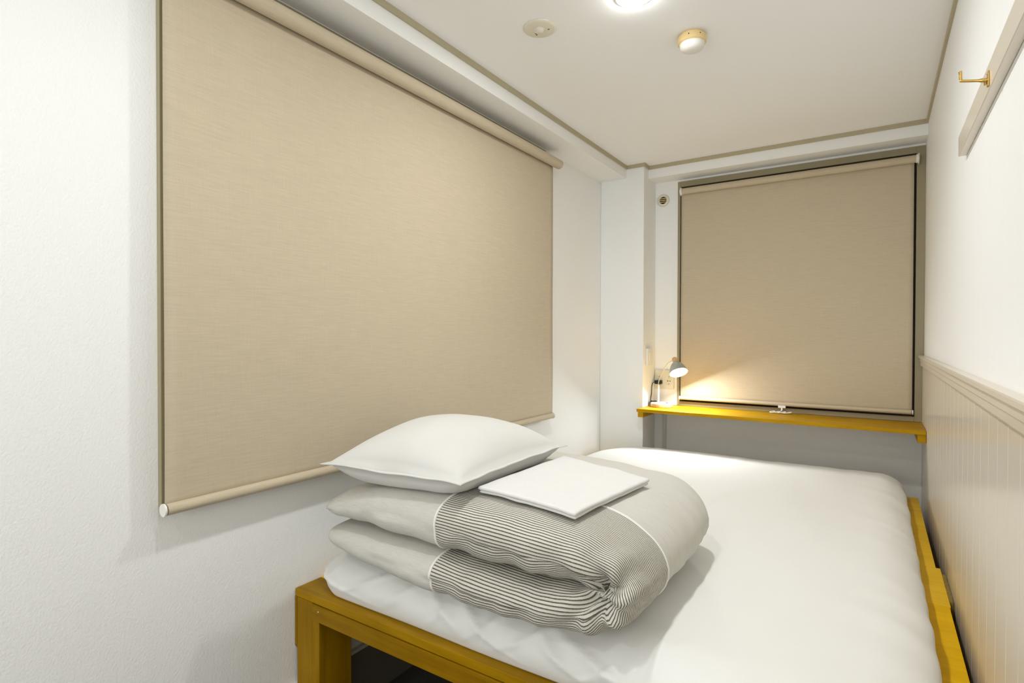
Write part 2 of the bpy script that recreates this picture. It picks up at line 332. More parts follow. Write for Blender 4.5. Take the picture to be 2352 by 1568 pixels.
# ------------------------------------------------------------------ roller blinds
def blind(origin_label, cat, along, a0, a1, face, out, ztop, zhem, tube_r, tube_z, hem_r, tx0, tx1, cmat, wave):
    """along: 'X' or 'Y'; face = coordinate of the cloth plane; out = +-1 towards the room"""
    def P(a, d, z): return (a, face+out*d, z) if along == 'X' else (face+out*d, a, z)
    t = thing('roller_blind', P((a0+a1)/2, 0, zhem), origin_label, cat)
    bm = bmesh.new(); N, K = 60, 50; g = []
    th = .0008
    for side in (0, 1):
        rows = []
        for j in range(K+1):
            z = zhem+(ztop-zhem)*j/K; row = []
            for i in range(N+1):
                a = a0+(a1-a0)*i/N
                k = (1-j/K)**1.3
                d = wave*k*(noise.noise(Vector((a*1.7, z*2.3, 3.1)))*1.0+.5*noise.noise(Vector((a*5, z*3, 9.1))))
                e = abs(2*i/N-1); d += wave*.25*e**6*k
                row.append(bm.verts.new(P(a, d+side*th, z)))
            rows.append(row)
        for j in range(K):
            for i in range(N): bm.faces.new((rows[j][i], rows[j][i+1], rows[j+1][i+1], rows[j+1][i]))
        g.append(rows)
    for i in range(N):
        for j in (0, K): bm.faces.new((g[0][j][i], g[0][j][i+1], g[1][j][i+1], g[1][j][i]))
    for j in range(K):
        for i in (0, N): bm.faces.new((g[0][j][i], g[0][j+1][i], g[1][j+1][i], g[1][j][i]))
    bmobj('cloth', bm, cmat, t, smooth=True)
    # rolled cloth on its tube
    tobj('roller', [P(tx0, tube_r, tube_z), P(tx1, tube_r, tube_z)], tube_r, cmat, t, 32)
    # hem bar sheathed in cloth
    bm = bmesh.new(); tube(bm, [P(a0+.002, .002, zhem), P(a1-.002, .002, zhem)], hem_r, 20)
    hb = bmobj('hem_bar', bm, cmat, t, auto=.9)
    for a, s in ((a0, -1), (a1, 1)):
        bm = bmesh.new(); ax = Vector(P(1, 0, 0))-Vector(P(0, 0, 0))
        lathe(bm, [(0, 0), (hem_r*.8, 0), (hem_r*1.1, .001), (hem_r*1.12, .003), (hem_r*1.1, .005), (0, .005)], P(a, .002, zhem), ax*-1*s*-1, 24)
        o = bmobj('end_cap', bm, M['white'], hb, auto=.6)
    return t, P
t, P = blind('very wide beige linen roller blind hanging on the left wall beside the bed', 'blind', 'Y', .5755, 2.259, -1.262, 1, 1.90, .7325, .021, 1.900, .0125, .56, 2.283, M['blind'], .004)
# small end caps and brackets at the roller ends
for a, s in ((.56, -1), (2.283, 1)):
    bm = bmesh.new(); lathe(bm, [(0, 0), (.0205, 0), (.0205, .004), (.012, .007), (0, .007)], P(a-(.0 if s > 0 else .0), .021, 1.9), Vector((0, s, 0)), 28)
    bmobj('roller_cap', bm, M['duct'], t, auto=.5)
for a in (.66, 2.19):
    boxes('bracket', [(-1.286, -1.242, a-.012, a+.012, 1.922, 1.926), (-1.286, -1.283, a-.012, a+.012, 1.90, 1.926)], M['white'], t)

t2, P = blind('narrower beige roller blind hanging in the far window above the wooden shelf', 'blind', 'X', -.8975, .1335, 3.046, -1, 1.895, .7655, .0165, 1.888, .0095, -.888, .139, M['blind2'], .0012)
for a, s in ((-.888, -1), (.139, 1)):
    bm = bmesh.new(); lathe(bm, [(0, 0), (.0175, 0), (.019, .002), (.019, .009), (.015, .012), (0, .012)], P(a, .0165, 1.888), Vector((s, 0, 0)), 28)
    bmobj('roller_cap', bm, M['white'], t2, auto=.5)
    boxes('bracket', [(a+s*.004-.002+s*.006, a+s*.004+.002+s*.006, 3.024, fy0, 1.868, 1.910)], M['white'], t2, bevel=.001)
# pull clip with its looped cord
cx = -.391
bm = bmesh.new()
box(bm, cx-.017, cx+.017, 3.031, 3.038, .7475, .7595)
box(bm, cx-.004, cx+.004, 3.030, 3.036, .735, .7475)
pc = bmobj('pull_clip', bm, M['white'], t2, bevel=.001)
pts = []
for k in range(61):
    a = k/60; ang = a*2*pi*3.5
    pts.append((cx-.046+.088*a+.017*cos(ang), 3.006+.011*sin(ang), .7268+.005*(.5+.5*sin(ang+1.2))))
pts = [(cx, 3.033, .737), (cx-.004, 3.022, .731), (cx-.016, 3.012, .728)]+pts
tobj('pull_cord', spline(pts, 3), .0022, M['white'], t2, 8)

# ------------------------------------------------------------------ shelf under the far window
ts = thing('wall_shelf', (-.43, 2.93, .70), 'long narrow amber wooden shelf running under the far window', 'shelf')
ZS = .7214; th = .0165; Y0 = 2.790
bm = bmesh.new()
pl = [(-1.052, Y0), (.170, Y0), (.170, fy0-.001), (XP+.001, fy0-.001), (XP+.001, YP-.001), (-1.052, YP-.001)]
lo = [bm.verts.new((x, y, ZS-th)) for x, y in pl]; hi = [bm.verts.new((x, y, ZS)) for x, y in pl]
bm.faces.new(lo[::-1]); bm.faces.new(hi)
for k in range(6): bm.faces.new((lo[k], lo[(k+1) % 6], hi[(k+1) % 6], hi[k]))
bmobj('board', bm, M['shelf'], ts, bevel=.0012)
boxes('cleat', [(-1.046, -1.018, Y0+.004, YB-.001, ZS-th-.027, ZS-th)], M['shelf'], ts, bevel=.001)
boxes('cleat', [(.142, .170, Y0+.004, YB-.001, ZS-th-.034, ZS-th)], M['shelf'], ts, bevel=.001)

# ------------------------------------------------------------------ reading lamp
bc = Vector((-.968, 2.945, ZS))
tl = thing('reading_lamp', bc, 'small silver gooseneck reading lamp switched on at the left end of the shelf', 'lamp')
lobj('base', [(0, .0002), (.057, .0002), (.059, .003), (.059, .015), (.058, .017)], bc, M['palewood'], tl, n=56)
lb = lobj('base_top', [(.058, .017), (.0575, .021), (.055, .0225), (0, .0228)], bc, M['white'], tl, n=56)
lobj('switch_button', [(.007, .0226), (.007, .0250), (.0055, .026), (0, .026)], bc+Vector((.032, -.01, 0)), M['black'], tl, n=20)
pb = Vector((-.986, 2.945, ZS+.022))
tobj('pole', [pb, pb+Vector((0, 0, .098))], .0042, M['white'], tl, 16)
cap0 = LAMP_APEX-LAMP_AX*.012
gn = [pb+Vector((0, 0, .095)), (-.9855, 2.945, .856), (-.975, 2.943, .886), (-.957, 2.939, .922), (-.934, 2.934, .953), (-.912, 2.930, .970), cap0]
tobj('gooseneck', spline(gn, 6), .0024, M['chrome'], tl, 10)
lobj('socket_cap', [(0, -.026), (.010, -.026), (.0125, -.023), (.0135, .000), (.013, .004), (0, .004)], LAMP_APEX, M['palewood'], tl, axis=LAMP_AX, n=28)
sh = [(.012, .000), (.016, .004), (.025, .013), (.033, .024), (.040, .038), (.045, .052), (.047, .064), (.0478, .066), (.0465, .0655), (.0445, .053), (.039, .039), (.032, .026), (.024, .015), (.014, .006), (0, .006)]
sd = lobj('lamp_shade', sh, LAMP_APEX, M['shade'], tl, axis=LAMP_AX, n=48)
lobj('bulb', [(0, .012), (.012, .014), (.030, .035), (.041, .054), (.041, .058), (.034, .0625), (0, .0645)], LAMP_APEX, M['bulb'], tl, axis=LAMP_AX, n=36)
# plug and cable
pg = Vector((-1.020, 3.0, .846))
bm = bmesh.new(); box(bm, pg.x-.018, pg.x+.020, 3.026, 3.057, pg.z-.0105, pg.z+.0105)
bmobj('plug', bm, M['black'], tl, bevel=.004)
pts = [(pg.x-.014, 3.035, pg.z), (pg.x-.020, 3.024, pg.z-.001), (-1.044, 3.010, .836), (-1.0445, 3.004, .812), (-1.044, 3.0, .785), (-1.0445, 2.99, .762), (-1.043, 2.985, .748)]
for k in range(40):
    a = k/39*2*pi*4.3
    pts.append((-1.022+.017*cos(a+2.6), 2.975+.024*sin(a+2.6)+.004*sin(3*a), ZS+.006+.022*(.5+.5*sin(a*.9+1))*(1 if k > 2 else .8)))
pts += [(-1.010, 2.962, ZS+.006), (-1.018, 2.955, ZS+.006)]
tobj('power_cord', spline(pts, 4), .0021, M['black'], tl, 8)
bm = bmesh.new(); box(bm, -1.034, -1.012, 2.968, 2.979, ZS+.014, ZS+.026)
bmobj('cord_tie', bm, M['black'], tl, bevel=.003)

# ------------------------------------------------------------------ outlet, wall switch, duct, vent
to = thing('power_outlet', (-.9915, YB, .86), 'white double wall outlet beside the far window with a black plug in it', 'outlet')
boxes('cover_plate', [(-1.0475, -.9385, YB-.009, YB-.0005, .808, .914)], M['ivory'], to, bevel=.003)
for sx in (-1.020, -.966):
    bm = bmesh.new(); lathe(bm, [(0, 0), (.020, 0), (.020, .0014), (.0185, .002), (.0175, .0004), (0, .0004)], (sx, YB-.0085, .846), Vector((0, -1, 0)), 32)
    sk = bmobj('socket', bm, M['ivory'], to, auto=.5)
    if sx > -1:
        boxes('socket_hole', [(sx-.008, sx-.004, YB-.0096, YB-.0088, .849, .856), (sx+.004, sx+.008, YB-.0096, YB-.0088, .849, .856), (sx-.002, sx+.002, YB-.0096, YB-.0088, .834, .839)], M['slot'], sk)
    else:
        boxes('socket_hole', [(sx-.002, sx+.002, YB-.0096, YB-.0088, .832, .836)], M['slot'], sk)
    boxes('indicator', [(sx-.002, sx+.002, YB-.0100, YB-.0088, .874, .878)], M['tag'], to)
tsw = thing('wall_switch', (XP, 2.954, .99), 'small white wall switch box on the side of the corner pillar', 'switch')
boxes('housing', [(XP+.0003, XP+.014, 2.915, 2.993, .942, 1.036)], M['white'], tsw, bevel=.003)
boxes('rocker', [(XP+.013, XP+.0165, 2.934, 2.974, .962, 1.016)], M['white'], tsw, bevel=.001)
cdt = boxes('cable_duct', [(-1.003, -.981, YB-.010, YB-.0003, .0, ZS-th-.0005)], M['duct'], bevel=.002)
tag(cdt, 'thin vertical white cable duct running down the far wall below the lamp', 'cable duct')
tv = thing('air_vent', (-1.005, YB, 1.862), 'small round cream air vent high on the wall left of the far window', 'vent')
lobj('ring', [(.020, .000), (.020, .008), (.0225, .010), (.031, .008), (.0345, .003), (.0345, .0003)], (-1.005, YB-.0002, 1.862), M['ivory'], tv, axis=Vector((0, -1, 0)), n=40)
lobj('recess', [(0, .0006), (.0205, .0006), (.0205, .0016), (0, .0016)], (-1.005, YB, 1.862), M['slot'], tv, axis=Vector((0, -1, 0)), n=32)
for k in range(3):
    z = 1.862+(k-1)*.0098; hw = sqrt(.020**2-((k-1)*.0098)**2)
    bm = bmesh.new(); box(bm, -1.005-hw, -1.005+hw, YB-.008, YB-.002, z-.0017, z+.0017)
    bmobj('slat', bm, M['cream'], tv)

# ------------------------------------------------------------------ ceiling fittings
first = None
LBL = ['round recessed ceiling downlight, lit, above the folded bedding', 'round recessed ceiling downlight, lit, just ahead of the camera above the bed edge', 'added round ceiling downlight for fill, lit, unseen behind the camera']
for k, (x, y) in enumerate(DOWNLIGHTS):
    td = thing('ceiling_downlight', (x, y, ZC), LBL[k], 'ceiling light', 'downlights in a row on the ceiling')
    lobj('trim_ring', [(.039, .0003), (.039, .004), (.042, .006), (.050, .004), (.052, .0003)], (x, y, ZC), M['white'], td, axis=Vector((0, 0, -1)), n=48)
    lobj('diffuser', [(0, .0006), (.0385, .0006), (.0385, .010), (.035, .013), (.026, .016), (.013, .0175), (0, .018)], (x, y, ZC), M['dlight'], td, axis=Vector((0, 0, -1)), n=48)
c = (-.855, 1.447, ZC)
te = thing('ceiling_sensor', c, 'flat round ivory ceiling plate with a small glass dome in the middle', 'sensor')
DN = Vector((0, 0, -1))
lobj('plate', [(0, .0003), (.0495, .0003), (.0495, .003), (.046, .005), (.044, .0056), (0, .0060)], c, M['ivory'], te, axis=DN, n=56)
lobj('lens', [(.013, .0055), (.0125, .010), (.0085, .013), (0, .0145)], c, M['ivory'], te, axis=DN, n=28)
lobj('lens_ring', [(.0155, .0056), (.0155, .008), (.013, .008), (.013, .0056)], c, M['white'], te, axis=DN, n=28)
r_ = Vector((.88, .47, 0)); d_ = Vector((-.47, .88, 0)).normalized()
def small(u, v, s, h, m):
    p = Vector(c)+r_*u+d_*v
    lobj('indicator', [(0, h), (s, h), (s, .0055)], p, m, te, axis=DN, n=12)
small(-.010, .026, .0022, .0066, M['slot']); small(-.013, .019, .0016, .0066, M['slot']); small(.027, -.002, .003, .0064, M['tag']); small(-.012, .001, .0018, .0066, M['slot'])
c2 = (-.482, 1.738, ZC)
tk = thing('smoke_detector', c2, 'small cream smoke detector with a white dome on the ceiling right of the light', 'smoke detector')
lobj('bracket_ring', [(0, .0003), (.036, .0003), (.036, .006), (0, .006)], c2, M['cream'], tk, axis=DN, n=48)
lobj('body', [(.036, .005), (.042, .007), (.0430, .012), (.0425, .024), (.038, .028), (.034, .029)], c2, M['cream'], tk, axis=DN, n=48)
lobj('dome', [(.0375, .026), (.036, .036), (.032, .043), (.022, .048), (.010, .0495), (0, .050)], c2, M['white'], tk, axis=DN, n=48)
cr = Vector((.55, -.83, 0))
for a in (-.55, .25):
    d = Matrix.Rotation(a, 3, 'Z') @ cr
    lobj('test_hole', [(0, .001), (.0018, .001), (.0018, -.002)], Vector(c2)+d*.0425+Vector((0, 0, -.014)), M['slot'], tk, axis=d, n=10)

# ------------------------------------------------------------------ coat rail with hook on the right wall
tr = boxes('hook_rail', [(.160, XR-.0005, -.3, 1.704, 1.536, 1.583)], M['panel'], bevel=.0015)
tag(tr, 'long narrow painted greige board fixed high on the right wall', 'rail')
hk = thing('coat_hook', (.16, 1.268, 1.554), 'small L-shaped brass hook screwed to the greige wall rail', 'hook')
boxes('back_plate', [(.1575, .1600, 1.262, 1.274, 1.541, 1.567)], M['brass'], hk, bevel=.001)
bm = bmesh.new(); tube(bm, spline([(.158, 1.268, 1.553), (.150, 1.268, 1.5535), (.124, 1.268, 1.5590), (.1215, 1.268, 1.5615), (.1210, 1.268, 1.573), (.1205, 1.268, 1.576)], 5), [.0036]*6+[.0024]*14+[.0026]*5+[.0032], 12)
bmobj('arm', bm, M['brass'], hk, auto=.9)
for z in (1.545, 1.5635):
    lobj('screw', [(0, .0016), (.0014, .0012), (.0018, 0)], (.1575, 1.268, z), M['chrome'], hk, axis=Vector((-1, 0, 0)), n=12)
lobj('thumb_screw', [(0, .006), (.0022, .005), (.0022, 0)], (.155, 1.268, 1.549), M['brass'], hk, axis=Vector((0, -.3, -1)), n=12)

# ------------------------------------------------------------------ bed platform
ZB = .4267
tb = thing('platform_bed', (-.57, 1.9, 0), 'low ochre wooden platform bed filling the far end of the room', 'bed')
boxes('nosing_board', [(XL+.002, .158, .9176, .9990, ZB-.0205, ZB)], M['nosing_shaded'], tb, bevel=.0012)  # made deep enough to carry the painted shade of the pile
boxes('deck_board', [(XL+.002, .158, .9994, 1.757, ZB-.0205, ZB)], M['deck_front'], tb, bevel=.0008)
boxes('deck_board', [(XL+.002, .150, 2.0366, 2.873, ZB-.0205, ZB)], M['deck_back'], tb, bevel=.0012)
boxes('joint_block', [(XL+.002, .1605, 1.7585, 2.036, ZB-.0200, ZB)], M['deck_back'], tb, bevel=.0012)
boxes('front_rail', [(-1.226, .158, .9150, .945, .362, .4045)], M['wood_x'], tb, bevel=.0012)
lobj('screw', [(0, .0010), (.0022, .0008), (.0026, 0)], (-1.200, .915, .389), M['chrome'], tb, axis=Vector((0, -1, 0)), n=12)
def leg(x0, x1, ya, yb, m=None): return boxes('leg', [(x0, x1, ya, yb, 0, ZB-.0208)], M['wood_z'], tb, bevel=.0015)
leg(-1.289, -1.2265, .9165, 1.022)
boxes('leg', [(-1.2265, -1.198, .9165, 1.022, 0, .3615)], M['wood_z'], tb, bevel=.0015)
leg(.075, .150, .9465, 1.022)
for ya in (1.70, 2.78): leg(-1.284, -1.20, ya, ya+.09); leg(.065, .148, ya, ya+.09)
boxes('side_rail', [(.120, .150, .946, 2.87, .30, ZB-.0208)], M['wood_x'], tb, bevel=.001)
bm = bmesh.new()
q = [(.9176, .4055), (.9176, .275), (.935, .245), (1.10, .245), (1.10, .4055)]
a = [bm.verts.new((XL+.0015, y, z)) for y, z in q]; b_ = [bm.verts.new((XL+.0095, y, z)) for y, z in q]
bm.faces.new(a); bm.faces.new(b_[::-1])
for k in range(5): bm.faces.new((a[k], a[(k+1) % 5], b_[(k+1) % 5], b_[k]))
bmobj('wall_cleat', bm, M['wood_z'], tb, bevel=.001)
cb = boxes('chip_block', [(.1605, .1705, 1.80, 2.00, .30, .424)], M['osb'], bevel=.0015)
tag(cb, 'small pressed-chip wooden block wedged between the bed and the right wall', 'block')

# ------------------------------------------------------------------ mattress
def rrect(x0, x1, y0, y1, r, n=16, sub=26):
    """rounded rectangle outline, r = corner radii (x0y0, x1y0, x1y1, x0y1)"""
    P = []
    cs = [(x0+r[0], y0+r[0], pi, r[0]), (x1-r[1], y0+r[1], 1.5*pi, r[1]), (x1-r[2], y1-r[2], 0, r[2]), (x0+r[3], y1-r[3], .5*pi, r[3])]
    for i, (cx, cy, a, rr) in enumerate(cs):
        for k in range(n): P.append(Vector((cx+rr*cos(a+.5*pi*k/(n-1)), cy+rr*sin(a+.5*pi*k/(n-1)), 0)))
        nx = cs[(i+1) % 4]; e = Vector((nx[0]+nx[3]*cos(nx[2]), nx[1]+nx[3]*sin(nx[2]), 0)); s = P[-1].copy()
        for k in range(1, sub): P.append(s.lerp(e, k/sub))
    return P
def mattress():
    x0, x1, y0, y1 = -1.254, .106, .930, 2.845
    rad = (.10, .07, .10, .26)
    def ring(d): return rrect(x0+d, x1-d, y0+d, y1-d, [max(r-d, .012) for r in rad], 16, 150)
    out = ring(0); n = len(out)
    N = []
    for i in range(n):
        t_ = (out[(i+1) % n]-out[i-1]).normalized(); N.append(Vector((-t_.y, t_.x, 0)))
    H = .108; RR = .11; prof = []
    for k in range(26):   # under-tuck and side roll
        th = -.9+(.9+pi/2)*k/25
        prof.append((RR*(1-cos(th)) if th > 0 else .035*(1-cos(th)), (H*.40+H*.60*sin(th)) if th > 0 else H*.40*(1+sin(th)/sin(.9))))
    inner = ring(RR); core = [Vector((-.58+(p.x+.58)*.02, 1.90+(p.y-1.90)*.55, 0)) for p in inner]
    bm = bmesh.new(); R = []
    for j in range(26+60):
        k = None if j < 26 else (j-25)/60
        if k is None: d, h = prof[j]; base = ring(d)
        else: h = H; base = [p.lerp(c, k) for p, c in zip(inner, core)]
        row = []
        for i, q in enumerate(base):
            q = q.copy(); z = ZB+.0012+h; v = Vector((q.x, q.y, 0))
            if h > .012:
                f = min(1, (h-.012)/.05)
                edge = max(0, 1-(q.y-y0)/.22); rk = max(0, 1-(x1-q.x)/.30); bk = max(0, 1-(y1-q.y)/.35)
                z += f*(noise.noise(v*2.0)*.005 + noise.noise(Vector((q.x*5+q.y*2, q.y*2.0, 2)))*.003)
                # creases fan out from the tucked edges
                z += f*rk*rk*(noise.noise(Vector((q.x*3, q.y*13+q.x*5, 7)))*.006)
                z += f*bk*noise.noise(Vector((q.x*14, q.y*3, 3)))*.004
                ridge = 1-abs(noise.noise(Vector((q.x*6+h*14, q.y*3-h*10, 4.4))))*2.2
                ridge2 = 1-abs(noise.noise(Vector((q.x*11-h*16, q.y*5+h*6, 9.4))))*2.2
                z += f*edge*(max(0, ridge)**3*.0065+max(0, ridge2)**4*.0045-.005)
                if k is None: q = q-N[i]*(f*(max(0, ridge)**3*.011*edge+max(0, ridge2)**4*.008*edge+.005*rk*noise.noise(Vector((q.x*3, q.y*12, 7)))))
                z -= .022*max(0, 1-(q.x-x0)/.35)**2*max(0, min(1, (q.y-1.7)/.6))
            if k is None: q = q+N[i]*(noise.noise(Vector((q.x*3, q.y*3, 11)))*.007+.003)
            q.x = max(q.x, XL+.002)
            row.append(bm.verts.new((q.x, q.y, max(z, ZB+.0012))))
        R.append(row)
    for a, b in zip(R, R[1:]):
        for i in range(n): bm.faces.new((a[i], a[(i+1) % n], b[(i+1) % n], b[i]))
    bmesh.ops.holes_fill(bm, edges=[e for e in bm.edges if e.is_boundary], sides=0)
    bmesh.ops.remove_doubles(bm, verts=bm.verts, dist=1e-5)
    return bm
mt = bmobj('mattress', mattress(), M['sheet'], smooth=True)
tag(mt, 'thick white futon mattress in a fitted sheet lying on the wooden platform', 'mattress')
ZM = .535

# ------------------------------------------------------------------ folded duvet
MBV = BVHTree.FromPolygons([v.co.copy() for v in mt.data.vertices], [tuple(p.vertices) for p in mt.data.polygons])
def MTOP(x, y):
    z = -1
    for dx, dy in ((0, 0), (.008, 0), (-.008, 0), (0, .008), (0, -.008)):
        h = MBV.ray_cast(Vector((x+dx, y+dy, 1.5)), Vector((0, 0, -1)))
        if h[0]: z = max(z, h[0].z)
    return z
def duvet():
    # mid-line of the folded quilt in the XZ plane (lower layer, turn, upper layer) and its half thickness
    cp = [(-1.165, .603, .016), (-1.135, .599, .030), (-1.06, .593, .044), (-.90, .587, .050), (-.75, .584, .049), (-.60, .583, .048), (-.50, .584, .047), (-.440, .592, .046), (-.402, .612, .045),
          (-.394, .632, .045), (-.412, .656, .047), (-.455, .674, .051), (-.53, .682, .056), (-.65, .687, .060), (-.80, .691, .061), (-.95, .693, .058), (-1.07, .686, .048), (-1.135, .672, .032), (-1.172, .663, .015)]
    fine = spline([Vector(c) for c in cp], 14)
    # even steps along the line
    L = [0]
    for a, b in zip(fine, fine[1:]): L.append(L[-1]+sqrt((a.x-b.x)**2+(a.y-b.y)**2))
    NS = 300; tot = L[-1]; pts = []; j = 0
    for k in range(NS+1):
        s = tot*k/NS
        while j < len(L)-2 and L[j+1] < s: j += 1
        f = (s-L[j])/(L[j+1]-L[j]); pts.append(fine[j].lerp(fine[j+1], f))
    Y0_, Y1_ = .897, 1.56; yc = (Y0_+Y1_)/2; W = (Y1_-Y0_)/2; YS = 1.105
    # section: t in [0,1) starting at the seam on the outer side, over the front, inner side, back
    NP = 220; sec = []
    for k in range(NP*4):
        a = 2*pi*k/(NP*4)
        cy = -cos(a); sy = sin(a)
        sec.append((math.copysign(abs(cy)**(2/7.0), cy), math.copysign(abs(sy)**(2/2.7), sy)))
    # arc-length resample with half thickness .052
    def lenf(a, b): return sqrt(((a[0]-b[0])*W)**2+((a[1]-b[1])*.052)**2)
    cl = [0]
    for k in range(len(sec)): cl.append(cl[-1]+lenf(sec[k], sec[(k+1) % len(sec)]))
    per = cl[-1]; smp = []; j = 0
    for k in range(NP):
        s = per*k/NP
        while cl[j+1] < s: j += 1
        f = (s-cl[j])/max(1e-9, cl[j+1]-cl[j]); a = sec[j]; b = sec[(j+1) % len(sec)]
        smp.append((a[0]+(b[0]-a[0])*f, a[1]+(b[1]-a[1])*f, s))
    # snap one sample per side on the seam line
    vseam = [min(range(NP), key=lambda k: abs(yc+smp[k][0]*W-YS)+(9 if smp[k][1]*sg < 0 else 0)) for sg in (1, -1)]
    sseam = [min((k for k in range(NS+1) if (k < NS//2) == lo), key=lambda k: abs(pts[k].x+.787)) for lo in (True, False)]
    G = []; V = []; kf0 = min(range(NP), key=lambda k: abs(smp[k][1])+(9 if smp[k][0] > 0 else 0))
    turn = tot*.5
    for i, p in enumerate(pts):
        a = pts[max(i-1, 0)]; b = pts[min(i+1, NS)]
        d = Vector((b.x-a.x, 0, b.y-a.y)).normalized(); N = Vector((d.z, 0, -d.x))   # outer side of the turn
        s = tot*i/NS; endf = min(s, tot-s); ef = min(1, endf/.06); ef = sqrt(max(0, 1-(1-ef)**2))
        up = i > NS//2
        row = []; vv = []
        for (cy, cn, v) in smp:
            h = p.z
            y = yc+cy*(W-.035*(1-ef)-(0.0 if up else .0))
            q = Vector((p.x, y, p.y))+N*(cn*h)
            # round off the outer front corner of the fold (upper right in the photo)
            kf = max(0, 1-abs(s-turn)/.16); ff = max(0, (-cy-.55)/.45)
            kb = max(0, (cy-.55)/.45)
            q.y += kf**1.6*(.040*ff**2-.030*kb**2)
            q.x -= .030*(kf**2)*kb**2
            # pinch where the fold tucks in on itself
            pv = Vector((q.x+.412, (q.y-.905)*.8, (q.z-.628)*1.0)); r = pv.length
            q.y += .065*math.exp(-(r/.026)**2)
            ang = math.atan2(q.z-.628, q.x+.412)
            fold = math.exp(-(r/.085)**2)*(1-math.exp(-(r/.02)**2))
            nrm = N*cn*1.4+Vector((0, cy*max(0, abs(cy)-.5)*2, 0))
            nrm = nrm.normalized() if nrm.length > .01 else Vector((0, 0, 0))
            amp = 1
            frontness = max(0, (-cy-.80)/.20)
            outer = 1 if cn > 0 else .6
            wr_x = .35+.65*min(1, max(0, (q.x+.85)/.12))
            dsp = noise.noise(Vector((s*3.4, v*3.0, 1.7)))*.008*outer
            dsp += noise.noise(Vector((s*13+v*3, v*4.5, 5.2)))*.0045
            dsp += frontness*wr_x*(noise.noise(Vector((s*19+v*8, v*7, 2.9)))*.008+noise.noise(Vector((s*44, v*13, 8)))*.0022)
            dsp += kf*noise.noise(Vector((s*9, y*20, 8.8)))*.004
            dsp += fold*.014*sin(ang*6+1.0+noise.noise(Vector((r*20, 0, 0)))*1.5)
            q += nrm*dsp*ef
            if not up: q.y -= frontness*.018*min(1, max(0, (q.x+.95)/.3))
            # wavy lower lip of the upper layer
            if up and cn < 0: q.z += frontness*(.009*noise.noise(Vector((q.x*8, 3, 1)))+.002)
            # upper layer slumps a little at its front left end
            zm = MTOP(q.x, q.y)+.0018
            if q.z < zm: q.z = zm
            row.append(q); vv.append((cy*W, cn*h))
        acc = [0]
        for a_, b_ in zip(vv, vv[1:]): acc.append(acc[-1]+sqrt((a_[0]-b_[0])**2+(a_[1]-b_[1])**2))
        G.append(row); V.append([t_-acc[kf0] for t_ in acc]+[acc[-1]+sqrt((vv[-1][0]-vv[0][0])**2+(vv[-1][1]-vv[0][1])**2)-acc[kf0]])
    def in_stripe(i, k):
        if not (sseam[0] <= i < sseam[1]): return False
        a, b = vseam[0], vseam[1]      # seam samples on outer(+) and inner(-) side
        return k < a or k >= b
    return G, V, smp, tot, NS, NP, sseam, vseam, in_stripe
G, VA, smp, tot, NS, NP, sseam, vseam, ins = duvet()
td = thing('duvet', (-.78, 1.23, ZM), 'thick duvet folded in two, pale grey with a dark pinstriped section, on the bed', 'duvet')
def panel(name, want, m):
    vid = {}; V = []; F = []; UV = []
    def vi(i, k):
        k2 = k % NP
        if (i, k2) not in vid: vid[(i, k2)] = len(V); V.append(G[i][k2])
        return vid[(i, k2)]
    per = smp[-1][2]+(smp[1][2]-smp[0][2])
    for i in range(NS):
        for k in range(NP):
            if ins(i, k) != want: continue
            F.append((vi(i, k), vi(i+1, k), vi(i+1, k+1), vi(i, k+1)))
            u0 = tot*i/NS; u1 = tot*(i+1)/NS; UV += [(u0, VA[i][k]), (u1, VA[i+1][k]), (u1, VA[i+1][k+1]), (u0, VA[i][k+1])]
    if not want:
        for i in (0, NS): F.append([vi(i, k) for k in range(NP)]); UV += [(tot*i/NS, smp[k][2]) for k in range(NP)]
    me = bpy.data.meshes.new(name); me.from_pydata(V, [], F)
    ul = me.uv_layers.new(name='UVMap')
    for l_, uv in zip(ul.data, UV): l_.uv = uv
    o = link(name, me, m, td, True)
    bm = bmesh.new(); bm.from_mesh(me); bmesh.ops.recalc_face_normals(bm, faces=bm.faces); bm.to_mesh(me); bm.free()
    return o
panel('plain_cover', False, M['plain']); panel('striped_cover', True, M['stripe'])
def gp(i, k): return G[i][k % NP]
def sink(pts, keep=.009):
    # seated half into the cloth; the stretch pressed against the mattress is left off
    c = sum(pts, Vector())/len(pts); out = []
    for q in pts:
        if q.z > MTOP(q.x, q.y)+keep: out.append(q)
        elif len(out) > 30: break
        else: out = []
    return out
def around(i, ks): return [gp(i, k) for k in ks]
ks_front = list(range(vseam[1]-NP, vseam[0]+1))
for i in sseam: tobj('piping', sink(around(i, ks_front)), .0028, M['piping'], td, 8)
for k in vseam: tobj('piping', sink([gp(i, k) for i in range(sseam[1], sseam[0]-1, -1)]), .0028, M['piping'], td, 8)
# surface lookup for what lies on the duvet
bvv = [q for row in G for q in row]; bvf = [(i*NP+k, (i+1)*NP+k, (i+1)*NP+(k+1) % NP, i*NP+(k+1) % NP) for i in range(NS) for k in range(NP)]
BV = BVHTree.FromPolygons(bvv, bvf)
def top(x, y, default=.70):
    h = BV.ray_cast(Vector((x, y, 1.5)), Vector((0, 0, -1)))
    return h[0].z+.0032 if h[0] else default

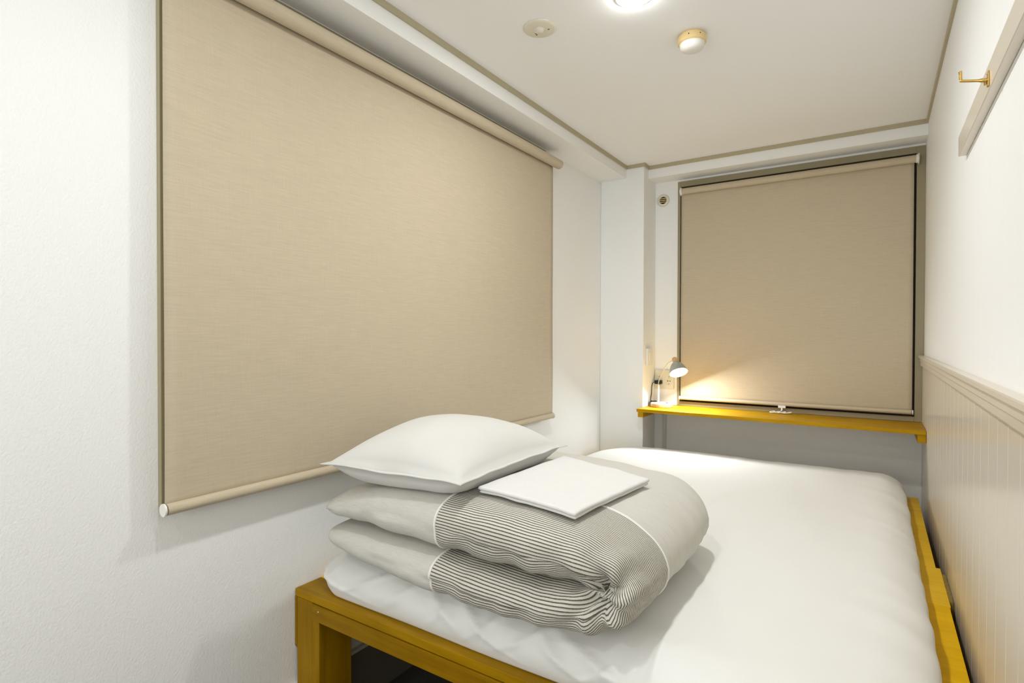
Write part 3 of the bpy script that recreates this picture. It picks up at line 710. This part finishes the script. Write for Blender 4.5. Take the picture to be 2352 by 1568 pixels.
# ------------------------------------------------------------------ pillow
def pillow():
    C = {(-1, -1): Vector((-1.118, .858, .793)), (1, -1): Vector((-.722, .903, .793)), (1, 1): Vector((-.728, 1.392, .795)), (-1, 1): Vector((-1.135, 1.360, .80))}
    N = 72; bm = bmesh.new(); up = []; dn = []
    for j in range(N+1):
        v = -1+2*j/N; ru = []; rd = []
        for i in range(N+1):
            u = -1+2*i/N
            # sides curve in between the tips
            uu = u*(1-.055*(1-v*v)*abs(u)**2); vv = v*(1-.045*(1-u*u)*abs(v)**2)
            a, b = (1+uu)/2, (1+vv)/2
            p = C[(-1, -1)].lerp(C[(1, -1)], a).lerp(C[(-1, 1)].lerp(C[(1, 1)], a), b)
            e = (1-u*u)*(1-v*v); fl = .94
            uc = min(1, abs(u)/fl); vc = min(1, abs(v)/fl); ee = max(0, (1-uc**2.2))*max(0, (1-vc**2.2))
            wr = noise.noise(Vector((p.x*6, p.y*6, 2)))*.006+noise.noise(Vector((p.x*16, p.y*7, 5)))*.0022
            edgew = (1-e)**3
            seam = noise.noise(Vector((p.x*11, p.y*11, 7)))*.006*edgew
            droop = -.010*edgew*(abs(u*v)**.5 < .6)
            zt = p.z+.0975*ee**.52+wr*min(1, ee*3)+seam+.0012
            low = max(0, 1-uc**5)*max(0, 1-vc**5)
            zb = p.z-.058*low**.55+seam-.0012+noise.noise(Vector((p.x*14, p.y*9, 9)))*.003*min(1, low*2)
            zz = max(top(p.x+a_, p.y+b__, 0) for a_, b__ in ((0, 0), (.008, 0), (-.008, 0), (0, .008), (0, -.008)))+.0012
            if zb < zz and zz > 0: zb = min(zz, zt-.001)
            ru.append(bm.verts.new((p.x, p.y, zt))); rd.append(bm.verts.new((p.x, p.y, zb)))
        up.append(ru); dn.append(rd)
    for j in range(N):
        for i in range(N):
            bm.faces.new((up[j][i], up[j][i+1], up[j+1][i+1], up[j+1][i])); bm.faces.new((dn[j][i], dn[j+1][i], dn[j+1][i+1], dn[j][i+1]))
    for k in range(N):
        for a, b in ((up[0], dn[0]), (up[N], dn[N])): bm.faces.new((a[k], a[k+1], b[k+1], b[k]))
        for i in (0, N): bm.faces.new((up[k][i], up[k+1][i], dn[k+1][i], dn[k][i]))
    return bm
pw = bmobj('pillow', pillow(), M['pillow'], smooth=True)
tag(pw, 'plump white pillow with pointed corners lying on the folded duvet', 'pillow')

# ------------------------------------------------------------------ folded towel
def towel():
    A, B, C_, D = Vector((-.733, .984, 0)), Vector((-.492, .975, 0)), Vector((-.468, 1.325, 0)), Vector((-.727, 1.368, 0))
    NX, NY = 44, 50; raw = []
    for j in range(NY+1):
        row = []
        for i in range(NX+1):
            a, b = i/NX, j/NY; p = A.lerp(B, a).lerp(D.lerp(C_, a), b)
            z = max(top(p.x+dx, p.y+dy) for dx in (-.012, 0, .012) for dy in (-.012, 0, .012))
            row.append([p.x, p.y, z])
        raw.append(row)
    for it in range(10):
        nz = [[sum(raw[jj][ii][2] for jj in (max(j-1, 0), j, min(j+1, NY)) for ii in (max(i-1, 0), i, min(i+1, NX)))/9 for i in range(NX+1)] for j in range(NY+1)]
        for j in range(NY+1):
            for i in range(NX+1): raw[j][i][2] = max(nz[j][i], raw[j][i][2]-.002) if it < 9 else nz[j][i]+.0015
    bm = bmesh.new(); base = 0
    for (z0, z1, grow) in ((.0005, .0068, 0.0), (.0072, .0150, .003)):
        lay = []
        def off(i, j, e):
            p = raw[j][i]; cx, cy = -.6, 1.16
            dx, dy = p[0]-cx, p[1]-cy; k = 1+(grow-e)/.17
            # the stack sags apart a little along its front edge
            wob = .0014*noise.noise(Vector((p[0]*30, p[1]*30, z0*900)))
            return (cx+dx*k, cy+dy*k, p[2]+wob)
        sec = [(.003, z0), (0.0, (z0+z1)/2), (.003, z1)]
        tp = []; bt = []
        for j in range(NY+1):
            r1 = []; r2 = []
            for i in range(NX+1):
                x, y, z = off(i, j, .0025); r1.append(bm.verts.new((x, y, z+z1))); r2.append(bm.verts.new((x, y, z+z0)))
            tp.append(r1); bt.append(r2)
        for j in range(NY):
            for i in range(NX):
                bm.faces.new((tp[j][i], tp[j][i+1], tp[j+1][i+1], tp[j+1][i])); bm.faces.new((bt[j][i], bt[j+1][i], bt[j+1][i+1], bt[j][i+1]))
        rim = [(i, 0) for i in range(NX)]+[(NX, j) for j in range(NY)]+[(i, NY) for i in range(NX, 0, -1)]+[(0, j) for j in range(NY, 0, -1)]
        mid = []
        for i, j in rim:
            x, y, z = off(i, j, 0); mid.append(bm.verts.new((x, y, z+(z0+z1)/2)))
        n = len(rim)
        for k in range(n):
            a, b = rim[k], rim[(k+1) % n]
            bm.faces.new((tp[a[1]][a[0]], mid[k], mid[(k+1) % n], tp[b[1]][b[0]])); bm.faces.new((mid[k], bt[a[1]][a[0]], bt[b[1]][b[0]], mid[(k+1) % n]))
    return bm, raw
bm, raw = towel()
tw = bmobj('towel', bm, M['towel'], smooth=True)
tag(tw, 'flat folded white towel lying beside the pillow on the folded duvet', 'towel')
p = raw[3][0]
boxes('care_tag', [(p[0]-.004, p[0]+.020, p[1]-.022, p[1]-.006, p[2]+.0015, p[2]+.003)], M['tag'], tw)['label'] = 'grey care tag'
